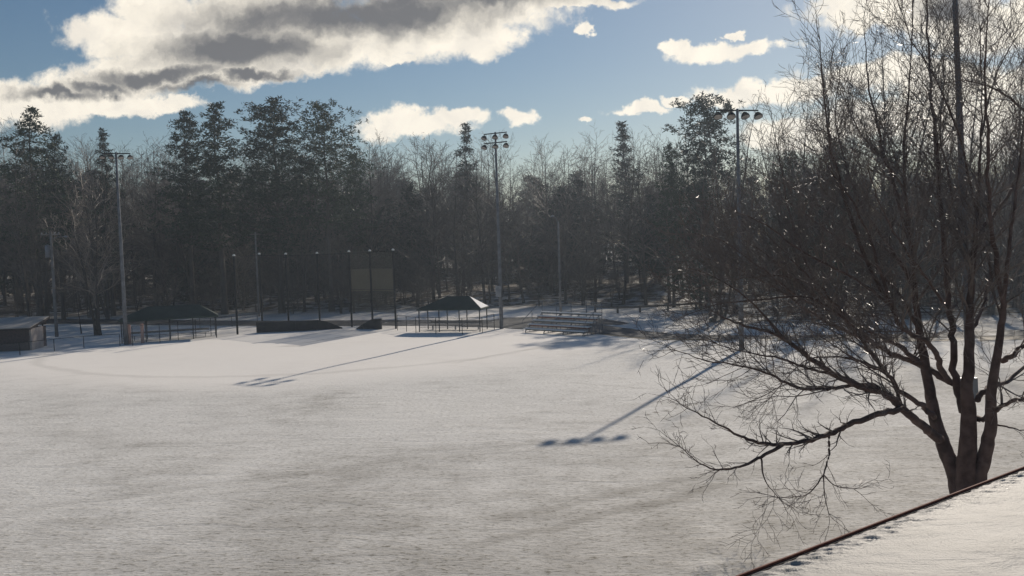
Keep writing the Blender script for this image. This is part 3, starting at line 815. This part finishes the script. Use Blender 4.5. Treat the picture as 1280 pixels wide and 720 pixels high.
# ------------------------------------------------------------------ dugouts
def canopy(name, label, c, rz, Lx, Ly, eave, ridge, ridge_l, nposts, skew=0, lit_end=False):
    o = empty(name, (c.x, c.y, 0), rz); tag(o, label, 'dugout', 'canopied dugouts')
    hx, hy, rl = Lx/2, Ly/2, ridge_l/2
    mb = MB(); E = [(-hx,-hy,eave),(hx,-hy,eave),(hx,hy,eave),(-hx,hy,eave)]; A = (-rl+skew, 0, ridge); B = (rl+skew, 0, ridge)
    lo = [(x, y, z-.16) for x, y, z in E]
    mb.v = E+[A,B]+lo+[(A[0],A[1],A[2]-.16),(B[0],B[1],B[2]-.16)]
    mb.f = [(0,1,5,4),(1,2,5),(2,3,4,5),(3,0,4),(6,10,11,7),(7,11,8),(8,11,10,9),(9,10,6),(0,6,7,1),(1,7,8,2),(2,8,9,3),(3,9,6,0)]
    rf_ = mb.build('roof', M['green'], o)
    if lit_end:
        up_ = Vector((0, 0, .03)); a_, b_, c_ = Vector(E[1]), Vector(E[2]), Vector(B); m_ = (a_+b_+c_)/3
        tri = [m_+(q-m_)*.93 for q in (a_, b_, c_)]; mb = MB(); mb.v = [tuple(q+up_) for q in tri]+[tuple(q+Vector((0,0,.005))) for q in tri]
        mb.f = [(0,1,2),(5,4,3),(0,3,4,1),(1,4,5,2),(2,5,3,0)]; mb.build('snow', M['snowcap'], rf_)  # added pale facet paints sunlight on this hip, no snow lies there
    for i in range(nposts):
        x = -hx*.94+2*hx*.94*i/(nposts-1)
        for y in (-hy*.9, hy*.9):
            mb = MB(); mb.tube([(x,y,-.1),(x,y,eave-.1)], .055, 8); mb.build('post', M['dark_metal'], o)
    mb = MB(); 
    for z in (.95, .5): mb.tube([(-hx*.94,-hy*.9-.06,z),(hx*.94,-hy*.9-.06,z)], .025, 5)
    mb.build('rail', M['dark_metal'], o)
    bn = empty('bench', (0, hy*.45, 0)); bn.parent = o
    mb = MB(); mb.box((0,0,.47), (Lx*.8,.34,.05)); mb.build('seat', M['wood'], bn)
    mb = MB(); mb.box((0,.2,.8), (Lx*.8,.05,.2)); mb.build('backrest', M['wood'], bn)
    for x in (-.36*Lx, 0, .36*Lx):
        mb = MB(); mb.box((x,0,.22), (.06,.3,.44)); mb.build('leg', M['galv'], bn)
    mb = MB(); mb.poly([(-hx*.94,-hy*.9-.1,.05),(hx*.94,-hy*.9-.1,.05),(hx*.94,-hy*.9-.1,1.5),(-hx*.94,-hy*.9-.1,1.5)]); mb.build('chain_link', M['chain'], o)
    return o
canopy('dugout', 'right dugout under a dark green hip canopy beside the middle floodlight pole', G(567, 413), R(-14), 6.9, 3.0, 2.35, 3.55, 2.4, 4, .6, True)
canopy('dugout', 'left dugout under a long low green canopy beside the left floodlight pole', G(213, 424), R(20), 9.6, 3.0, 2.3, 3.5, 5.0, 5, .4)
for (px, py, lab) in ((162.5, 430.5, 'faded orange pad wrapped round the post beside the left floodlight pole'), (178.5, 429, 'faded orange pad on the second dugout post from the left')):
    g = G(px, py); mb = MB(); mb.box((0,0,.95), (.26,.2,1.9)); mb.box((0,0,1.93), (.22,.16,.06)); ob = mb.build('post_pad', M['orange']); ob.location = (g.x, g.y, 0); tag(ob, lab, 'pad', 'orange post pads')

# ------------------------------------------------------------------ chain-link fences
def fence(label, pts, h, step=3.0):
    """pts: pixel feet"""
    W_ = [G(x, y) for x, y in pts]; o = empty('chain_link_fence', (W_[0].x, W_[0].y, 0)); tag(o, label, 'fence')
    k = -Vector(o.location); W_ = [w+k for w in W_]
    for i in range(len(W_)-1):
        a, b = W_[i], W_[i+1]; n = max(1, round((b-a).length/step))
        for j in range(n+(i == len(W_)-2)):
            q = a.lerp(b, j/n); mb = MB(); mb.tube([q+Vector((0,0,-.1)), q+Vector((0,0,h))], .035, 6); mb.build('post', M['dark_metal'], o)
        mb = MB(); mb.tube([a+Vector((0,0,h)), b+Vector((0,0,h))], .025, 5); mb.build('rail', M['dark_metal'], o)
        mb = MB(); mb.poly([a+Vector((0,0,.03)), b+Vector((0,0,.03)), b+Vector((0,0,h-.03)), a+Vector((0,0,h-.03))]); mb.build('mesh_panel', M['chain'], o)
fence('low chain-link fence running from the shed to the left floodlight pole', [(-40,449),(25,444),(68,439),(105,435),(150,432)], 1.15)
fence('chain-link fence in front of the left dugout, ending at the first backstop post', [(166,432),(200,428),(245,422),(264,420),(296,417)], 1.9, 2.6)
fence('low chain-link fence between the last backstop post and the right dugout', [(497,413),(520,416),(545,417),(578,418),(603,416),(618,412)], 1.6, 2.2)
fence('short chain-link fence behind the left dugout running to the backstop', [(250,410),(290,408),(322,405)], 1.2, 3)

# ------------------------------------------------------------------ bleachers
bc = G(692, 418); b_o = empty('bleachers', (bc.x, bc.y, 0), R(-43)); tag(b_o, 'aluminium bleachers with five snow-dusted plank rows and a back rail', 'bleachers')
for k in range(5):
    mb = MB(); mb.box((0, k*.62, .42+.36*k), (7.6, .27, .045)); pl = mb.build('seat', M['alu'], b_o)
    mb = MB(); mb.box((0, k*.62, .42+.36*k+.04), (7.3, .2, .03)); mb.build('snow', M['snowcap'], pl)
    if k: 
        mb = MB(); mb.box((0, k*.62-.28, .10+.36*k), (7.6, .26, .035)); mb.build('footboard', M['alu'], b_o)
    mb = MB(); mb.box((0, k*.62+.15, .30+.36*k), (7.55, .03, .12)); mb.build('riser', M['red_trim'] if k in (1, 3) else M['galv'], b_o)
for x in (-3.6,-1.2,1.2,3.6):
    mb = MB(); mb.tube([(x,-.1,.05),(x,2.7,.05)], .035, 5); mb.tube([(x,-.1,.1),(x,2.55,1.75)], .035, 5)
    for k in range(5): mb.tube([(x,k*.62,0),(x,k*.62,.4+.36*k)], .03, 5)
    mb.build('frame', M['galv'], b_o)
for x in (-3.75, -1.9, 0, 1.9, 3.75):
    mb = MB(); mb.tube([(x,2.75,0),(x,2.75,2.95)], .03, 6); mb.build('rail_post', M['galv'], b_o)
for z in (2.95, 2.45, 2.0):
    mb = MB(); mb.tube([(-3.75,2.75,z),(3.75,2.75,z)], .026, 6); mb.build('guard_rail', M['galv'], b_o)
mb = MB(); mb.poly([(-3.75,2.77,1.2),(3.75,2.77,1.2),(3.75,2.77,2.9),(-3.75,2.77,2.9)]); mb.build('mesh_panel', M['chain'], b_o)
for x in (-3.85, 3.85):
    mb = MB(); mb.tube([(x,-.1,0),(x,-.1,1.2),(x,2.75,2.95)], .026, 6); mb.tube([(x,1.3,.8),(x,1.3,2.0)], .026, 6); mb.build('side_rail', M['galv'], b_o)

# ------------------------------------------------------------------ wooden guard rail
gr = empty('guard_rail', (G(745,388).x, G(745,388).y, 0)); tag(gr, 'long weathered wooden guard rail along the road in front of the wood', 'guard rail')
k0 = -Vector(gr.location); pts = [(744,389),(772,388),(800,386),(835,384),(870,382),(905,380),(945,377),(990,375),(1030,374)]
gp = []
for x, y in pts:
    g = G(x, y); g.z = gzf(g.x, g.y); gp.append(g+k0)
for i, q in enumerate(gp):
    mb = MB(); mb.box(q+Vector((0,0,.42)), (.24,.24,.95)); mb.build('post', M['wood'], gr)
    if i < len(gp)-1:
        b = gp[i+1]; d = b-q; mb = MB(); mb.tube([q+Vector((0,-.17,.72)), b+Vector((0,-.17,.72))], .14, 6); mb.build('rail', M['wood'], gr)

# ------------------------------------------------------------------ shed
s0 = G(37, 438); wd = 9.5; dp = 4.0
sh = empty('shed', (s0.x, s0.y, 0), R(6)); tag(sh, 'low dark brick shed with snow on its roof at the left edge', 'shed')
mb = MB(); mb.box((-wd/2,dp/2,.95), (wd,dp,2.1)); mb.build('wall', M['brick'], sh)
mb = MB(); mb.box((.09,dp/2-.5,1.0), (.16,dp-1.2,2.15)); mb.build('end_wall', M['concrete'], sh)
mb = MB(); mb.v = [(-wd-.3,-.35,2.0),(.3,-.35,2.0),(.3,dp+.3,2.7),(-wd-.3,dp+.3,2.7),(-wd-.3,-.35,2.16),(.3,-.35,2.16),(.3,dp+.3,2.86),(-wd-.3,dp+.3,2.86)]
mb.f = [(0,3,2,1),(4,5,6,7),(0,1,5,4),(1,2,6,5),(2,3,7,6),(3,0,4,7)]; rf = mb.build('roof', M['gutter'], sh)
mb = MB(); mb.v = [(-wd-.25,-.3,2.17),(.25,-.3,2.17),(.25,dp+.25,2.87),(-wd-.25,dp+.25,2.87),(-wd-.25,-.3,2.26),(.25,-.3,2.26),(.25,dp+.25,2.98),(-wd-.25,dp+.25,2.98)]
mb.f = [(0,3,2,1),(4,5,6,7),(0,1,5,4),(1,2,6,5),(2,3,7,6),(3,0,4,7)]; mb.build('snow', M['roofsnow'], rf)

# fallen stones at the edge of the wood
for i, (px, py, s) in enumerate(((120,352,1.3),(140,365,1.0),(168,360,1.2),(236,372,1.0),(812,380,.9),(845,379,1.0))):
    pass

# ------------------------------------------------------------------ sky and sun
w = bpy.data.worlds.new('World'); S.world = w; w.use_nodes = True; nt = w.node_tree
bg = nt.nodes['Background']
sky = nt.nodes.new('ShaderNodeTexSky'); sky.sky_type = 'NISHITA'; sky.sun_disc = False
sky.sun_elevation = R(SUN_EL); sky.sun_rotation = R(SUN_AZ); sky.air_density = 1.0; sky.dust_density = .35; sky.ozone_density = 1.4
tc = nt.nodes.new('ShaderNodeTexCoord').outputs['Generated']
sp = nt.nodes.new('ShaderNodeSeparateXYZ'); nt.links.new(tc, sp.inputs[0])
yy = math_n(nt, 'MAXIMUM', sp.outputs[1], .05)
u = math_n(nt, 'DIVIDE', sp.outputs[0], yy); v = math_n(nt, 'DIVIDE', sp.outputs[2], yy)
cb = nt.nodes.new('ShaderNodeCombineXYZ'); nt.links.new(u, cb.inputs[0]); nt.links.new(v, cb.inputs[1])
uv = cb.outputs[0]
# billowing: shift the lookup by noise
def vnoise(scale, amp, detail=3):
    n = nt.nodes.new('ShaderNodeTexNoise'); n.inputs['Scale'].default_value = scale; n.inputs['Detail'].default_value = detail; n.inputs['Roughness'].default_value = .6
    nt.links.new(uv, n.inputs['Vector'])
    s = nt.nodes.new('ShaderNodeVectorMath'); s.operation = 'SUBTRACT'; nt.links.new(n.outputs['Color'], s.inputs[0]); s.inputs[1].default_value = (.5,.5,.5)
    m = nt.nodes.new('ShaderNodeVectorMath'); m.operation = 'MULTIPLY'; nt.links.new(s.outputs[0], m.inputs[0]); m.inputs[1].default_value = (amp, amp*.6, 0)
    return m.outputs[0]
def vadd(a, b):
    m = nt.nodes.new('ShaderNodeVectorMath'); m.operation = 'ADD'; nt.links.new(a, m.inputs[0]); nt.links.new(b, m.inputs[1]); return m.outputs[0]
uvw = vadd(vadd(vadd(uv, vnoise(8, .08)), vnoise(32, .045, 4)), vnoise(110, .016, 4))
def blobs(lst, vec):
    acc = None
    for cx, cy, rx, ry in lst:
        r_ = ray(cx, cy); c = (r_.x/r_.y, r_.z/r_.y, 0)
        s = nt.nodes.new('ShaderNodeVectorMath'); s.operation = 'SUBTRACT'; nt.links.new(vec, s.inputs[0]); s.inputs[1].default_value = c
        m = nt.nodes.new('ShaderNodeVectorMath'); m.operation = 'MULTIPLY'; nt.links.new(s.outputs[0], m.inputs[0]); m.inputs[1].default_value = (FPX/rx, FPX/ry, 0)
        l = nt.nodes.new('ShaderNodeVectorMath'); l.operation = 'LENGTH'; nt.links.new(m.outputs[0], l.inputs[0])
        f = math_n(nt, 'SUBTRACT', 1.0, l.outputs['Value'])
        acc = f if acc is None else math_n(nt, 'MAXIMUM', acc, f)
    return acc
cl = [(30,132,110,30),(110,112,95,30),(180,92,100,36),(150,40,80,36),(250,60,150,52),(330,20,150,50),(400,52,150,46),(520,38,130,42),(560,12,170,40),(600,48,66,28),
      (290,92,90,26),(210,130,50,13),(130,128,120,16),(700,0,110,10),(492,76,24,10),(200,8,80,30),(360,88,60,18),
      (515,158,80,20),(560,150,50,16),(652,151,30,15),(728,33,17,8),(895,64,72,17),(950,60,40,11),(850,58,30,11),(921,38,14,7),(803,141,42,10),
      (935,116,80,17),(845,128,24,8),(1000,118,60,20),(1110,16,125,28),(1220,25,120,50),(1060,18,50,14),(1110,95,120,22),(1210,105,120,26),(1010,168,90,22),(1150,150,170,30),(735,152,12,5),(1250,170,120,40)]
gr_ = [(300,62,150,34),(430,16,220,36),(560,-5,170,24),(200,95,110,14),(250,110,60,9),(120,108,60,10),(1190,12,50,26),(60,118,60,10),(330,98,60,8)]
fld = blobs(cl, uvw)
edge_n = noise(nt, uv, 30, 8, .68, .3)
fld2 = math_n(nt, 'ADD', fld, math_n(nt, 'MULTIPLY', math_n(nt, 'SUBTRACT', edge_n, .5), .9))
alpha = sstep(nt, fld2, -.06, .36)
gfl = math_n(nt, 'ADD', blobs(gr_, uvw), math_n(nt, 'MULTIPLY', math_n(nt, 'SUBTRACT', noise(nt, uvw, 15, 6, .56), .5), 1.5))
gm = sstep(nt, gfl, -.35, .75)
soft = noise(nt, uv, 18, 6, .6, .5)
ccol = mixc(nt, math_n(nt, 'MULTIPLY', sstep(nt, soft, .38, .68), .35), (17,15.6,13.2), (9.5,9.0,8.5))
ccol = mixc(nt, gm, ccol, (2.5,2.45,2.5))
front = math_n(nt, 'GREATER_THAN', sp.outputs[1], .06)
alpha = math_n(nt, 'MULTIPLY', alpha, front)

hs = nt.nodes.new('ShaderNodeHueSaturation'); hs.inputs['Saturation'].default_value = 1.22; hs.inputs['Value'].default_value = .84
nt.links.new(sky.outputs[0], hs.inputs['Color'])
out = mixc(nt, math_n(nt, 'MULTIPLY', alpha, .97), hs.outputs[0], ccol)
nt.links.new(out, bg.inputs['Color']); bg.inputs['Strength'].default_value = .065

sl = bpy.data.lights.new('sun', 'SUN'); sl.energy = 4.2; sl.angle = R(.7); sl.color = (1.0, .90, .77)
so = bpy.data.objects.new('sun', sl); COL.objects.link(so)
az = R(SUN_AZ); el = R(SUN_EL)
dirv = Vector((math.sin(az)*math.cos(el), math.cos(az)*math.cos(el), math.sin(el)))
so.rotation_euler = dirv.to_track_quat('Z', 'Y').to_euler(); so.location = (0, 0, 60)

S.view_settings.view_transform = 'Standard'; S.view_settings.look = 'None'; S.view_settings.gamma = 1; S.view_settings.exposure = 0
S.cycles.max_bounces = 4; S.cycles.transparent_max_bounces = 12; S.cycles.diffuse_bounces = 2; S.cycles.glossy_bounces = 1

# ------------------------------------------------------------------ air
hm = bpy.data.materials.new('haze'); hm.use_nodes = True; hn = hm.node_tree
for n_ in list(hn.nodes):
    if n_.type != 'OUTPUT_MATERIAL': hn.nodes.remove(n_)
pv = hn.nodes.new('ShaderNodeVolumePrincipled'); pv.inputs['Color'].default_value = (.74,.86,1.0,1)
pv.inputs['Density'].default_value = HAZE; pv.inputs['Anisotropy'].default_value = .35
hn.links.new(pv.outputs[0], [n_ for n_ in hn.nodes if n_.type == 'OUTPUT_MATERIAL'][0].inputs['Volume'])
mb = MB(); mb.box((0, 340, 22), (1900, 1400, 50)); hz = mb.build('haze', hm); tag(hz, kind='stuff')
